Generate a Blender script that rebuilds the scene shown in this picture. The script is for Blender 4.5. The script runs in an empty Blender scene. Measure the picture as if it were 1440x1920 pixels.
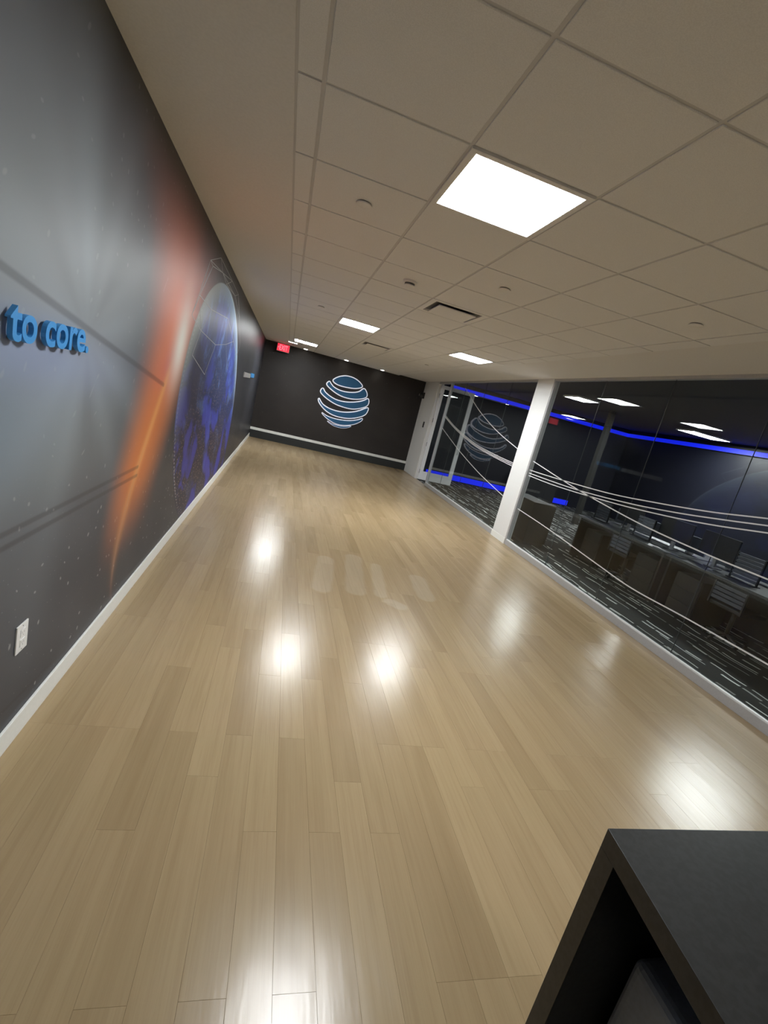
import bpy, bmesh, math, random
import numpy as np
from mathutils import Matrix, Vector
random.seed(7)
S = bpy.context.scene
C = S.collection
# ------------------------------------------------------------------ camera
CAM_H = 1.6976
FPX = 863.8
RC = Matrix(((0.9509301, -0.18457728, -0.24832069), (-0.19655761, 0.25943682, -0.94554621), (0.23894988, 0.94795768, 0.21042622)))
cd = bpy.data.cameras.new('camera')
cd.sensor_fit = 'VERTICAL'; cd.sensor_height = 36.0; cd.lens = FPX / 1920 * 36.0
cd.clip_start = 0.02; cd.clip_end = 200
cam = bpy.data.objects.new('camera', cd); C.objects.link(cam)
cam.matrix_world = Matrix.Translation((0, 0, CAM_H)) @ RC.to_4x4()
S.camera = cam
# ------------------------------------------------------------------ world, exposure
W = bpy.data.worlds.new('night'); S.world = W; W.use_nodes = True
W.node_tree.nodes['Background'].inputs[0].default_value = (0.5, 0.55, 0.7, 1)
W.node_tree.nodes['Background'].inputs[1].default_value = 0.002
vs = S.view_settings
vs.view_transform = 'Standard'; vs.look = 'None'; vs.gamma = 1.0; vs.use_curve_mapping = False
vs.exposure = 0.0
S.cycles.max_bounces = 7; S.cycles.adaptive_threshold = 0.02
PANEL = 82.0           # radiance of the ceiling panels
# ------------------------------------------------------------------ measures (metres)
H = 2.797              # tile ceiling
HR = 2.822             # plastered border above the glass
XL = -0.8387           # mural wall
XR = 4.041             # face of glass partition
XG = 4.085             # glass plane
YB = 14.273            # far wall
YN = -4.6              # wall behind the camera
T = 0.6096             # ceiling tile
GX, GY = -0.0819, 2.0752
OX1 = 11.6             # office side wall
OY1 = 14.2             # office far wall
OH = 3.06              # office ceiling

def px(x, y, axis, v):
    """photo pixel -> point on the plane axis = v"""
    d = RC @ Vector(((x - 720) / FPX, -(y - 960) / FPX, -1.0))
    o = Vector((0, 0, CAM_H))
    return o + d * ((v - o[axis]) / d[axis])

# ------------------------------------------------------------------ node helpers
class V:
    def __init__(s, t, k): s.t, s.k = t, k
    def _m(s, op, o=None, p=None):
        n = s.t.nodes.new('ShaderNodeMath'); n.operation = op
        for i, a in enumerate((s, o, p)):
            if a is None: continue
            if isinstance(a, V): s.t.links.new(a.k, n.inputs[i])
            else: n.inputs[i].default_value = a
        return V(s.t, n.outputs[0])
    def __add__(s, o): return s._m('ADD', o)
    __radd__ = __add__
    def __mul__(s, o): return s._m('MULTIPLY', o)
    __rmul__ = __mul__
    def __sub__(s, o): return s._m('SUBTRACT', o)
    def __rsub__(s, o): return (s * -1.0) + o
    def __truediv__(s, o): return s._m('DIVIDE', o)
    def abs(s): return s._m('ABSOLUTE')
    def pow(s, p): return s._m('POWER', p)
    def sqrt(s): return s._m('SQRT')
    def floor(s): return s._m('FLOOR')
    def fract(s): return s._m('FRACT')
    def exp(s): return s._m('EXPONENT')
    def mx(s, o): return s._m('MAXIMUM', o)
    def mn(s, o): return s._m('MINIMUM', o)
    def gt(s, o): return s._m('GREATER_THAN', o)
    def atan2(s, o): return s._m('ARCTAN2', o)
    def sstep(s, a, b, lo=0.0, hi=1.0):
        n = s.t.nodes.new('ShaderNodeMapRange'); n.interpolation_type = 'SMOOTHSTEP'
        s.t.links.new(s.k, n.inputs[0])
        flip = a > b
        if flip: a, b, lo, hi = b, a, hi, lo
        for i, v in zip((1, 2, 3, 4), (a, b, lo, hi)): n.inputs[i].default_value = v
        return V(s.t, n.outputs[0])
    def gauss(s, w): return ((s / w).pow(2.0) * -1.0).exp() if False else (((s / w) * (s / w)) * -1.0).exp()

def setin(t, sock, v):
    if isinstance(v, V): t.links.new(v.k, sock)
    elif isinstance(v, bpy.types.NodeSocket): t.links.new(v, sock)
    elif isinstance(v, (tuple, list)) and len(v) == 3 and sock.type == 'RGBA': sock.default_value = (*v, 1)
    else: sock.default_value = v

def mixc(t, f, a, b, mode='MIX'):
    n = t.nodes.new('ShaderNodeMix'); n.data_type = 'RGBA'; n.blend_type = mode; n.clamp_factor = True
    setin(t, n.inputs[0], f); setin(t, n.inputs[6], a); setin(t, n.inputs[7], b)
    return n.outputs[2]

def xyz(t, kind='Position'):
    if kind == 'Position': s = t.nodes.new('ShaderNodeNewGeometry').outputs['Position']
    else: s = t.nodes.new('ShaderNodeTexCoord').outputs[kind]
    n = t.nodes.new('ShaderNodeSeparateXYZ'); t.links.new(s, n.inputs[0])
    return [V(t, n.outputs[i]) for i in range(3)]

def comb(t, a, b, c=0.0):
    n = t.nodes.new('ShaderNodeCombineXYZ')
    for i, v in enumerate((a, b, c)): setin(t, n.inputs[i], v)
    return n.outputs[0]

def noise(t, vec, scale=1.0, detail=2.0, rough=0.5, dist=0.0):
    n = t.nodes.new('ShaderNodeTexNoise'); t.links.new(vec, n.inputs['Vector'])
    n.inputs['Scale'].default_value = scale; n.inputs['Detail'].default_value = detail
    n.inputs['Roughness'].default_value = rough; n.inputs['Distortion'].default_value = dist
    return V(t, n.outputs[0])

def white(t, vec):
    n = t.nodes.new('ShaderNodeTexWhiteNoise'); t.links.new(vec, n.inputs['Vector'])
    return V(t, n.outputs[0])

def voro(t, vec, scale):
    n = t.nodes.new('ShaderNodeTexVoronoi'); n.voronoi_dimensions = '2D'
    t.links.new(vec, n.inputs['Vector']); n.inputs['Scale'].default_value = scale
    return V(t, n.outputs['Distance']), V(t, n.outputs['Color'])

def seg_dist(t, y, z, a, b):
    """distance to the segment a-b in the (y, z) plane"""
    dy, dz = b[0] - a[0], b[1] - a[1]; L2 = dy * dy + dz * dz
    u = (((y - a[0]) * dy + (z - a[1]) * dz) / L2).mx(0.0).mn(1.0)
    ey = y - a[0] - u * dy; ez = z - a[1] - u * dz
    return (ey * ey + ez * ez).sqrt()

MATS = {}
def mat(name, col=(0.5, 0.5, 0.5), rough=0.5, metal=0.0, emit=None, es=0.0, build=None, spec=0.5, speck=0.0):
    if name in MATS: return MATS[name]
    m = bpy.data.materials.new(name); m.use_nodes = True; t = m.node_tree
    b = t.nodes['Principled BSDF']
    b.inputs['Base Color'].default_value = (*col, 1); b.inputs['Roughness'].default_value = rough
    b.inputs['Metallic'].default_value = metal; b.inputs['Specular IOR Level'].default_value = spec
    if emit: b.inputs['Emission Color'].default_value = (*emit, 1); b.inputs['Emission Strength'].default_value = es
    if speck:
        x, y, z = xyz(t)
        n = noise(t, comb(t, x, y, z), 90.0, 3.0)
        setin(t, b.inputs['Base Color'], mixc(t, n.sstep(0.35, 0.65), tuple(c * (1 - speck) for c in col), col))
    if build: build(t, b)
    MATS[name] = m
    return m

# ------------------------------------------------------------------ object helpers
def link(o, parent=None):
    C.objects.link(o)
    if parent is not None: o.parent = parent
    return o

def mesh_obj(name, verts, faces, m=None, parent=None, smooth=False):
    me = bpy.data.meshes.new(name); me.from_pydata([tuple(v) for v in verts], [], faces); me.update()
    if smooth:
        for p in me.polygons: p.use_smooth = True
    if m is not None: me.materials.append(MATS[m] if isinstance(m, str) else m)
    return link(bpy.data.objects.new(name, me), parent)

BF = [(0, 3, 2, 1), (4, 5, 6, 7), (0, 1, 5, 4), (1, 2, 6, 5), (2, 3, 7, 6), (3, 0, 4, 7)]
def bverts(x0, x1, y0, y1, z0, z1):
    return [(x0, y0, z0), (x1, y0, z0), (x1, y1, z0), (x0, y1, z0), (x0, y0, z1), (x1, y0, z1), (x1, y1, z1), (x0, y1, z1)]

def boxes(name, bl, m, parent=None):
    v, f = [], []
    for b in bl:
        k = len(v); v += bverts(*b); f += [tuple(i + k for i in q) for q in BF]
    return mesh_obj(name, v, f, m, parent)

def box(name, x0, x1, y0, y1, z0, z1, m, parent=None, bev=0.0, seg=2):
    o = mesh_obj(name, bverts(x0, x1, y0, y1, z0, z1), BF, m, parent)
    if bev: bevel(o, bev, seg)
    return o

def bevel(o, w, seg=2):
    bm = bmesh.new(); bm.from_mesh(o.data)
    bmesh.ops.bevel(bm, geom=bm.edges[:], offset=w, segments=seg, affect='EDGES', profile=0.5)
    bm.to_mesh(o.data); bm.free()
    return o

def lathe(name, prof, loc, m, parent=None, n=28, axis='Z', smooth=True):
    v, f = [], []
    for r, h in prof:
        for i in range(n):
            a = 2 * math.pi * i / n; c, s = r * math.cos(a), r * math.sin(a)
            p = {'Z': (c, s, h), 'X': (h, c, s), 'Y': (c, h, s)}[axis]
            v.append((p[0] + loc[0], p[1] + loc[1], p[2] + loc[2]))
    for k in range(len(prof) - 1):
        for i in range(n):
            j = (i + 1) % n
            f.append((k * n + i, k * n + j, (k + 1) * n + j, (k + 1) * n + i))
    f.append(tuple(range(n))[::-1]); f.append(tuple((len(prof) - 1) * n + i for i in range(n)))
    o = mesh_obj(name, v, f, m, parent, smooth)
    bm = bmesh.new(); bm.from_mesh(o.data); bmesh.ops.recalc_face_normals(bm, faces=bm.faces[:])
    for e in bm.edges:
        if len(e.link_faces) == 2 and e.calc_face_angle(0) > 0.7: e.smooth = False
    bm.to_mesh(o.data); bm.free()
    return o

def tube(name, pts, r, m, parent=None, n=8):
    pts = [Vector(p) for p in pts]; v, f = [], []
    for i, p in enumerate(pts):
        d = (pts[min(i + 1, len(pts) - 1)] - pts[max(i - 1, 0)]).normalized()
        u = d.cross(Vector((0, 0, 1)))
        if u.length < 1e-3: u = d.cross(Vector((0, 1, 0)))
        u.normalize(); w = d.cross(u)
        for k in range(n):
            a = 2 * math.pi * k / n; v.append(p + (u * math.cos(a) + w * math.sin(a)) * r)
    for i in range(len(pts) - 1):
        for k in range(n):
            j = (k + 1) % n; f.append((i * n + k, i * n + j, (i + 1) * n + j, (i + 1) * n + k))
    f.append(tuple(range(n))[::-1]); f.append(tuple((len(pts) - 1) * n + k for k in range(n)))
    return mesh_obj(name, v, f, m, parent, True)

def empty(name, loc=(0, 0, 0), rz=0.0):
    o = bpy.data.objects.new(name, None); C.objects.link(o); o.location = loc; o.rotation_euler = (0, 0, rz)
    o.empty_display_size = 0.1
    return o

def tag(o, label, cat, group=None):
    o['label'] = label; o['category'] = cat
    if group: o['group'] = group
    return o

def struct(o, label=None):
    o['kind'] = 'structure'
    if label: o['label'] = label
    return o

def copy_tree(o, parent=None):
    c = o.copy(); C.objects.link(c); c.parent = parent
    for ch in list(o.children): copy_tree(ch, c)
    return c

def text_islands(body, size, extrude, offset=0.0):
    """built-in font -> list of (verts, faces), one per letter, left to right"""
    cu = bpy.data.curves.new('lettering', 'FONT'); cu.body = body; cu.size = size; cu.extrude = extrude; cu.offset = offset
    cu.resolution_u = 6
    ob = bpy.data.objects.new('lettering', cu); C.objects.link(ob)
    bpy.context.view_layer.update()
    me = bpy.data.meshes.new_from_object(ob.evaluated_get(bpy.context.evaluated_depsgraph_get()))
    bpy.data.objects.remove(ob); bpy.data.curves.remove(cu)
    bm = bmesh.new(); bm.from_mesh(me); bmesh.ops.remove_doubles(bm, verts=bm.verts[:], dist=1e-5)
    seen, out = set(), []
    bm.verts.index_update()
    for v0 in bm.verts:
        if v0.index in seen: continue
        st, isl = [v0], []; seen.add(v0.index)
        while st:
            v = st.pop(); isl.append(v)
            for e in v.link_edges:
                w = e.other_vert(v)
                if w.index not in seen: seen.add(w.index); st.append(w)
        idx = {v.index: i for i, v in enumerate(isl)}
        fs = {f for v in isl for f in v.link_faces}
        out.append(([tuple(v.co) for v in isl], [tuple(idx[v.index] for v in f.verts) for f in fs]))
    bm.free(); bpy.data.meshes.remove(me)
    out.sort(key=lambda q: sum(p[0] for p in q[0]) / len(q[0]))
    return out

def smooth_path(pts, n=6, closed=False):
    pts = [Vector(p) for p in pts]; out = []; N = len(pts)
    rng = N if closed else N - 1
    for i in range(rng):
        if closed: p0, p1, p2, p3 = pts[i - 1], pts[i], pts[(i + 1) % N], pts[(i + 2) % N]
        else: p0, p1, p2, p3 = pts[max(i - 1, 0)], pts[i], pts[i + 1], pts[min(i + 2, N - 1)]
        for k in range(n):
            u = k / n
            out.append(0.5 * ((2 * p1) + (p2 - p0) * u + (2 * p0 - 5 * p1 + 4 * p2 - p3) * u * u + (3 * p1 - p0 - 3 * p2 + p3) * u ** 3))
    if not closed: out.append(pts[-1])
    return out

# ------------------------------------------------------------------ materials
def b_floor(t, b):
    x, y, z = xyz(t)
    oi = t.nodes.new('ShaderNodeObjectInfo'); ge = t.nodes.new('ShaderNodeNewGeometry')
    r = (V(t, oi.outputs['Random']) + V(t, ge.outputs['Random Per Island'])).fract()
    off = r * 37.0
    g1 = noise(t, comb(t, x * 9.0, y * 0.55 + off, off), 1.0, 4.0, 0.6, 0.4)
    g2 = noise(t, comb(t, x * 55.0, y * 1.6 + off, off), 1.0, 3.0, 0.6)
    g3 = noise(t, comb(t, x * 210.0, y * 6.0, off), 1.0, 2.0, 0.6)
    c = mixc(t, r, (0.290, 0.208, 0.112), (0.360, 0.266, 0.148))
    c = mixc(t, g1.sstep(0.25, 0.8) * 0.5, c, (0.43, 0.325, 0.19))
    c = mixc(t, g2.sstep(0.4, 0.85) * 0.32, c, (0.225, 0.148, 0.072))
    c = mixc(t, g3.sstep(0.4, 0.85) * 0.2, c, (0.24, 0.16, 0.08))
    # pale reflections painted into the board colour, a row of rounded patches
    painted_refl = None
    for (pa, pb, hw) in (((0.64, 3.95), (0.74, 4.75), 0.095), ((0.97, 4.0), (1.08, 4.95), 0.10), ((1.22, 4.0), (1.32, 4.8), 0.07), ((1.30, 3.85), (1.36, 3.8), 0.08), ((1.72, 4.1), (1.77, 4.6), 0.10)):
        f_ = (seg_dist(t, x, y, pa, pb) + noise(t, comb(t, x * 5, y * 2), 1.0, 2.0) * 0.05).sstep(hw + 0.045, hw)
        painted_refl = f_ if painted_refl is None else painted_refl.mx(f_)
    c = mixc(t, painted_refl * 0.13, c, (0.66, 0.62, 0.54))
    setin(t, b.inputs['Base Color'], c)
    w = noise(t, comb(t, x * 1.3, y * 0.8, 4.0), 1.0, 2.0, 0.5)
    w2 = noise(t, comb(t, x * 30.0, y * 3.0, 1.0), 1.0, 2.0, 0.5)
    setin(t, b.inputs['Roughness'], w.sstep(0.3, 0.7) * 0.02 + w2 * 0.02 + 0.22)
    b.inputs['Specular IOR Level'].default_value = 0.36
    bu = t.nodes.new('ShaderNodeBump'); bu.inputs['Strength'].default_value = 0.42; bu.inputs['Distance'].default_value = 0.004
    h = noise(t, comb(t, x * 9.0, y * 5.0, 2.0), 1.0, 1.0, 0.5) * 0.7 + noise(t, comb(t, x * 24.0, y * 5.0, 5.0), 1.0, 0.0) * 0.2 + noise(t, comb(t, x * 75.0, y * 12.0, 7.0), 1.0, 1.0) * 0.12
    setin(t, bu.inputs['Height'], h); t.links.new(bu.outputs[0], b.inputs['Normal'])
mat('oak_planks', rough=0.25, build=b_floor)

def b_tile(t, b):
    x, y, z = xyz(t)
    n = noise(t, comb(t, x, y, z), 260.0, 2.0)
    setin(t, b.inputs['Base Color'], mixc(t, n.sstep(0.3, 0.7), (0.76, 0.765, 0.765), (0.83, 0.835, 0.835)))
    bu = t.nodes.new('ShaderNodeBump'); bu.inputs['Strength'].default_value = 0.15; bu.inputs['Distance'].default_value = 0.002
    setin(t, bu.inputs['Height'], n); t.links.new(bu.outputs[0], b.inputs['Normal'])
mat('ceiling_tile', rough=0.85, build=b_tile, spec=0.2)
mat('grid_metal', (0.60, 0.60, 0.60), 0.6)
mat('drywall', (0.76, 0.755, 0.74), 0.8, speck=0.04, spec=0.25)
mat('white_paint', (0.74, 0.745, 0.73), 0.45, speck=0.03)
mat('white_trim', (0.82, 0.83, 0.79), 0.4, speck=0.03)
mat('dark_base', (0.018, 0.022, 0.022), 0.4, speck=0.2)
mat('white_metal', (0.78, 0.78, 0.77), 0.4, speck=0.02)
mat('white_plastic', (0.78, 0.78, 0.76), 0.35, speck=0.02)
mat('slot_dark', (0.03, 0.03, 0.032), 0.7, speck=0.2)
mat('vent_grey', (0.16, 0.16, 0.165), 0.7, speck=0.1)
mat('socket_grey', (0.40, 0.40, 0.39), 0.5, speck=0.05)
mat('aluminium', (0.52, 0.53, 0.54), 0.38, 0.35, speck=0.06)
mat('steel', (0.45, 0.45, 0.46), 0.3, 0.9, speck=0.08)
mat('black_plastic', (0.012, 0.012, 0.013), 0.4, speck=0.2)
mat('joint_seal', (0.07, 0.075, 0.08), 0.3, speck=0.1)
mat('vinyl_white', (0.75, 0.76, 0.76), 0.5, speck=0.03)
mat('letter_blue', (0.045, 0.27, 0.62), 0.4, speck=0.04)
mat('emblem_blue', (0.016, 0.115, 0.26), 0.45, speck=0.05)
mat('emblem_glow', (0.8, 0.8, 0.85), 0.5, emit=(0.85, 0.87, 1.0), es=0.45)
mat('panel_light', (0.9, 0.9, 0.9), 0.5, emit=(0.95, 0.98, 1.0), es=PANEL)
mat('downlight_glow', (0.9, 0.9, 0.9), 0.5, emit=(1.0, 0.93, 0.8), es=30.0)
mat('office_panel_light', (0.9, 0.9, 0.9), 0.5, emit=(0.95, 0.98, 1.0), es=PANEL * 0.9)
mat('blue_led', (0.02, 0.03, 0.6), 0.5, emit=(0.006, 0.02, 1.0), es=0.75)
mat('exit_red', (0.5, 0.01, 0.02), 0.5, emit=(1.0, 0.02, 0.045), es=1.6)
mat('exit_letter', (0.6, 0.05, 0.06), 0.5, emit=(1.0, 0.14, 0.18), es=2.2)
mat('office_black', (0.004, 0.0045, 0.007), 0.6, speck=0.2)
mat('office_wall', (0.009, 0.010, 0.018), 0.45, speck=0.2)
mat('desk_top', (0.055, 0.056, 0.055), 0.35, speck=0.1)
mat('desk_panel', (0.016, 0.014, 0.011), 0.6, speck=0.2)
mat('screen_panel', (0.12, 0.135, 0.17), 0.5, speck=0.1)
mat('slat_grey', (0.085, 0.092, 0.115), 0.5, speck=0.06)
mat('chair_dark', (0.015, 0.015, 0.017), 0.6, speck=0.2)
mat('podium_black', (0.026, 0.028, 0.029), 0.42, speck=0.35)
mat('case_grey', (0.46, 0.51, 0.60), 0.6, speck=0.08)
mat('office_column_paint', (0.03, 0.029, 0.024), 0.6, speck=0.1)
mat('sign_white', (0.5, 0.5, 0.5), 0.5, speck=0.05)
mat('plate_grey', (0.30, 0.31, 0.30), 0.5, speck=0.05)

def b_glass(t, b):
    # thin clear pane: reflection by Schlick's law from the view angle on either face
    g = t.nodes.new('ShaderNodeNewGeometry')
    d = t.nodes.new('ShaderNodeVectorMath'); d.operation = 'DOT_PRODUCT'
    t.links.new(g.outputs['Incoming'], d.inputs[0]); t.links.new(g.outputs['Normal'], d.inputs[1])
    f = (1.0 - V(t, d.outputs['Value']).abs()).pow(5.0) * 0.975 + 0.025
    tr = t.nodes.new('ShaderNodeBsdfTransparent'); tr.inputs[0].default_value = (0.93, 0.955, 0.945, 1)
    gl = t.nodes.new('ShaderNodeBsdfGlossy'); gl.inputs['Roughness'].default_value = 0.0
    mx = t.nodes.new('ShaderNodeMixShader')
    setin(t, mx.inputs[0], f); t.links.new(tr.outputs[0], mx.inputs[1]); t.links.new(gl.outputs[0], mx.inputs[2])
    t.links.new(mx.outputs[0], t.nodes['Material Output'].inputs[0]); t.nodes.remove(b)
mat('clear_glass', build=b_glass)

def b_carpet(t, b):
    x, y, z = xyz(t)
    wob = noise(t, comb(t, x * 0.5, y * 1.7), 1.0, 1.0) * 0.16
    u = x + wob
    mask = None
    for (pitch, ph, ln, thr, wid) in ((0.17, 0.0, 0.46, 0.42, 0.012), (0.26, 0.07, 0.22, 0.58, 0.018), (0.15, 0.03, 0.7, 0.72, 0.006)):
        q = (u + ph) / pitch; row = q.floor(); fr = (q - row - 0.5).abs() * pitch
        r1 = white(t, comb(t, row, 3.1 + ph * 50))
        s = (y + r1 * 9.0) / ln; sg = s.floor(); sf = s - sg
        on = white(t, comb(t, row, sg, 1.7 + ph)).gt(thr)
        jit = white(t, comb(t, row, sg, 8.3 + ph))
        m = fr.sstep(wid, wid * 0.7) * on * sf.sstep(0.06, 0.09) * sf.sstep(0.97, 0.93) * (jit * 0.75 + 0.25)
        mask = m if mask is None else mask.mx(m)
    fl = noise(t, comb(t, x * 300, y * 300), 1.0, 2.0)
    c = mixc(t, fl, (0.020, 0.022, 0.022), (0.040, 0.042, 0.041))
    c = mixc(t, mask, c, (0.75, 0.77, 0.74))
    setin(t, b.inputs['Base Color'], c)
mat('streak_carpet', rough=0.95, build=b_carpet, spec=0.1)

def b_back(t, b):
    x, y, z = xyz(t)
    n = noise(t, comb(t, x * 0.7, z * 0.9), 1.0, 3.0)
    c = mixc(t, n.sstep(0.3, 0.75), (0.020, 0.0165, 0.0155), (0.034, 0.0285, 0.026))
    d, cc = voro(t, comb(t, x + n * 0.8, z - n * 0.5), 3.4)
    c = mixc(t, d.sstep(0.045, 0.02) * cc.gt(0.58) * 0.35, c, (0.14, 0.12, 0.12))
    setin(t, b.inputs['Base Color'], c)
mat('starry_dark_paint', rough=0.5, build=b_back, spec=0.35)

# mural print: everything is drawn in wall metres (y along the wall, z up)
AX = np.polyfit([.29, .68, .98, 1.24, 1.49, 1.83, 2.07, 2.33, 2.6], [2.99, 3.10, 3.23, 3.46, 3.67, 3.90, 3.93, 3.86, 3.80], 3)
def b_mural(t, b):
    x, y, z = xyz(t)
    yz = comb(t, y, z)
    cy, cz = 2.26, 1.69
    dy, dz = y - cy, z - cz
    rad = (dy * dy + dz * dz).sqrt()
    # grey haze, brightest round the lettering
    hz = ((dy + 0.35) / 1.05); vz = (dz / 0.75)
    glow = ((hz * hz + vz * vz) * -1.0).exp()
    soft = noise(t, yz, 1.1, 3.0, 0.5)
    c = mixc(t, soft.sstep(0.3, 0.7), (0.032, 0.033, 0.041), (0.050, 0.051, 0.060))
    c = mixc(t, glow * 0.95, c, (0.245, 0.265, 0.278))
    # beams fanning out of the centre
    ang = dz.atan2(dy)
    ry = noise(t, comb(t, ang * 1.9, 0.9), 1.0, 0.0, 0.6)
    beam = ry.sstep(0.42, 0.8) * (rad * -1.2).exp() * rad.sstep(0.0, 0.35)
    c = mixc(t, beam * 0.6, c, (0.30, 0.34, 0.37))
    dark = ry.sstep(0.5, 0.25) * (rad * -1.3).exp() * rad.sstep(0.0, 0.35)
    c = mixc(t, dark * 0.45, c, (0.075, 0.075, 0.08))
    # lilac-blue wash along the lettering
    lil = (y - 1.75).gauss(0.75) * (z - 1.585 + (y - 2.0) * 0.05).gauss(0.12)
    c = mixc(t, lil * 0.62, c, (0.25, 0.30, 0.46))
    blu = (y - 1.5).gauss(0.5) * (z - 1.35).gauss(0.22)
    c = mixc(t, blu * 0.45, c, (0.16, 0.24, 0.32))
    # drifting dust points
    d, cc = voro(t, comb(t, y * 1.0 + soft * 0.5, z * 1.0 + soft * 0.7), 9.0)
    st = d.sstep(0.10, 0.045) * cc.gt(0.58) * (z.sstep(1.5, 0.4) * 0.6 + 0.25)
    c = mixc(t, st * 0.7, c, (0.42, 0.43, 0.42))
    d2, cc2 = voro(t, comb(t, y + 5.0, z), 30.0)
    c = mixc(t, d2.sstep(0.10, 0.04) * cc2.gt(0.8) * z.sstep(1.6, 0.6) * 0.5, c, (0.3, 0.31, 0.32))
    # orange flare
    ya = (z * float(AX[0]) + float(AX[1])) * z * z + z * float(AX[2]) + float(AX[3])
    du = y - ya
    wl = (du / (z * 0.36 + 0.12)).sstep(-1.2, -0.15); wr = du.sstep(0.78, 0.05)
    along = z.sstep(0.30, 1.0) * z.sstep(2.85, 1.95)
    halo = wl * wr * along
    topred = (y - 4.25).gauss(0.75) * (z - 2.3).gauss(0.33)
    c = mixc(t, topred * 0.9, c, (0.32, 0.080, 0.055))
    oc = mixc(t, z.sstep(1.2, 2.3), (0.58, 0.175, 0.052), (0.86, 0.260, 0.150))
    c = mixc(t, halo * 0.95, c, oc)
    mag = (du + 0.05).gauss(0.22) * (z - 1.62).gauss(0.14)
    c = mixc(t, mag * 0.5, c, (0.52, 0.12, 0.12))
    core = du.gauss(0.06) * z.sstep(0.05, 1.1) * z.sstep(1.75, 1.45)
    c = mixc(t, core * 0.8, c, (0.72, 0.32, 0.10))
    core2 = du.gauss(0.018) * z.sstep(0.0, 0.4) * z.sstep(1.5, 0.5)
    c = mixc(t, core2 * 0.45, c, (0.40, 0.22, 0.16))
    bl = (y - 3.98 - (z - 1.85) * 0.18).gauss(0.20) * (z - 1.82).gauss(0.29)
    c = mixc(t, bl * 1.0, c, (0.92, 0.88, 0.80))
    # planet
    ey, ez = y - 6.362, z - 1.061
    q = ey * ey * 0.21255 + ey * ez * 0.13372 + ez * ez * 0.4586
    inside = q.sstep(1.012, 0.99)
    n1 = noise(t, comb(t, y * 1.5, z * 1.5, 5.0), 1.0, 6.0, 0.62, 0.5)
    n2 = noise(t, comb(t, y * 2.6, z * 2.2, 3.0), 1.0, 7.0, 0.7, 1.0)
    up = (z * 0.8 + y * 0.16).sstep(1.4, 3.2)
    p = mixc(t, n1.sstep(0.49, 0.58), (0.020, 0.018, 0.040), (0.040, 0.042, 0.30))
    p = mixc(t, n2.sstep(0.5, 0.68) * (up * 0.85 + 0.15), p, (0.20, 0.36, 0.80))
    p = mixc(t, up * 0.38, p, (0.12, 0.22, 0.62))
    dc, ccol = voro(t, comb(t, y, z * 1.2), 17.0)
    city = dc.sstep(0.16, 0.07) * n1.sstep(0.56, 0.44) * z.sstep(2.0, 1.3) * ccol.gt(0.35)
    p = mixc(t, city * 0.85, p, (0.62, 0.38, 0.28))
    dark_tip = (y - 4.75).gauss(0.5) * (z - 1.55).gauss(0.5)
    p = mixc(t, dark_tip * 0.75, p, (0.045, 0.036, 0.055))
    rim = q.sstep(0.66, 1.0) * z.sstep(0.9, 2.1)
    rc = mixc(t, y.sstep(4.6, 6.6), (0.40, 0.44, 0.40), (0.42, 0.60, 0.80))
    p = mixc(t, rim * 0.9, p, rc)
    rim2 = (q - 0.985).gauss(0.022) * y.sstep(5.6, 6.6) * z.sstep(0.8, 1.6)
    p = mixc(t, rim2 * 0.9, p, (0.75, 0.88, 0.95))
    c = mixc(t, inside, c, p)
    # dotted meridian on the shaded edge
    ed = (q - 0.955).gauss(0.012) * (y - 4.5).gauss(0.3) * (z * 26.0).fract().sstep(0.45, 0.55)
    c = mixc(t, ed * 0.7, c, (0.5, 0.5, 0.55))
    # dark streaks
    for a, e, w, s in (((1.2, 1.90), (3.62, 1.492), 0.022, 0.42), ((0.9, 0.985), (3.25, 0.958), 0.017, 0.42), ((0.9, 0.935), (3.25, 0.900), 0.017, 0.42), ((0.9, 0.30), (2.7, 0.105), 0.012, 0.3)):
        c = mixc(t, seg_dist(t, y, z, a, e).sstep(w, w * 0.3) * s, c, (0.03, 0.022, 0.024))
    setin(t, b.inputs['Base Color'], c)
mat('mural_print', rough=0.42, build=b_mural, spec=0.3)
mat('mural_line', (0.50, 0.50, 0.50), 0.5, speck=0.1)

# ------------------------------------------------------------------ floor: one board at a time
floor = struct(box('floor', XL - 0.05, XR + 0.1, YN, YB + 0.05, -0.06, -0.010, 'desk_panel'))
PW, PL, GAP = 0.130, 1.04, 0.0002
full = bpy.data.meshes.new('plank')
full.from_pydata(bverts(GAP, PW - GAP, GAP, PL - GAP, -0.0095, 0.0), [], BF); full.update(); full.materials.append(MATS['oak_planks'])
bm = bmesh.new(); bm.from_mesh(full)
bmesh.ops.bevel(bm, geom=[e for e in bm.edges if all(v.co.z > -0.001 for v in e.verts)], offset=0.0003, segments=1, affect='EDGES')
bm.to_mesh(full); bm.free()
cells = []
i0 = math.floor((XL + 0.236) / PW) - 1
rng = random.Random(3)
for i in range(i0, 40):
    xa, xb = -0.236 + i * PW, -0.236 + (i + 1) * PW
    xa, xb = max(xa, XL + 0.002), min(xb, XR + 0.055)
    if xb - xa < 0.01: continue
    off = rng.choice((0.0, 0.52, 0.0, 0.26, 0.52))
    y = 1.49 + off - PL * 7
    while y < YB:
        ya, yb2 = max(y, YN), min(y + PL, YB - 0.002)
        if yb2 - ya > 0.01: cells.append((xa, xb, ya, yb2))
        y += PL
vis = sorted([c for c in cells if c[3] > 0.55], key=lambda c: (0.5 * (c[2] + c[3])) ** 2 + (0.5 * (c[0] + c[1])) ** 2)
near, rest = vis[:298], vis[298:] + [c for c in cells if c[3] <= 0.55]
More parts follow.
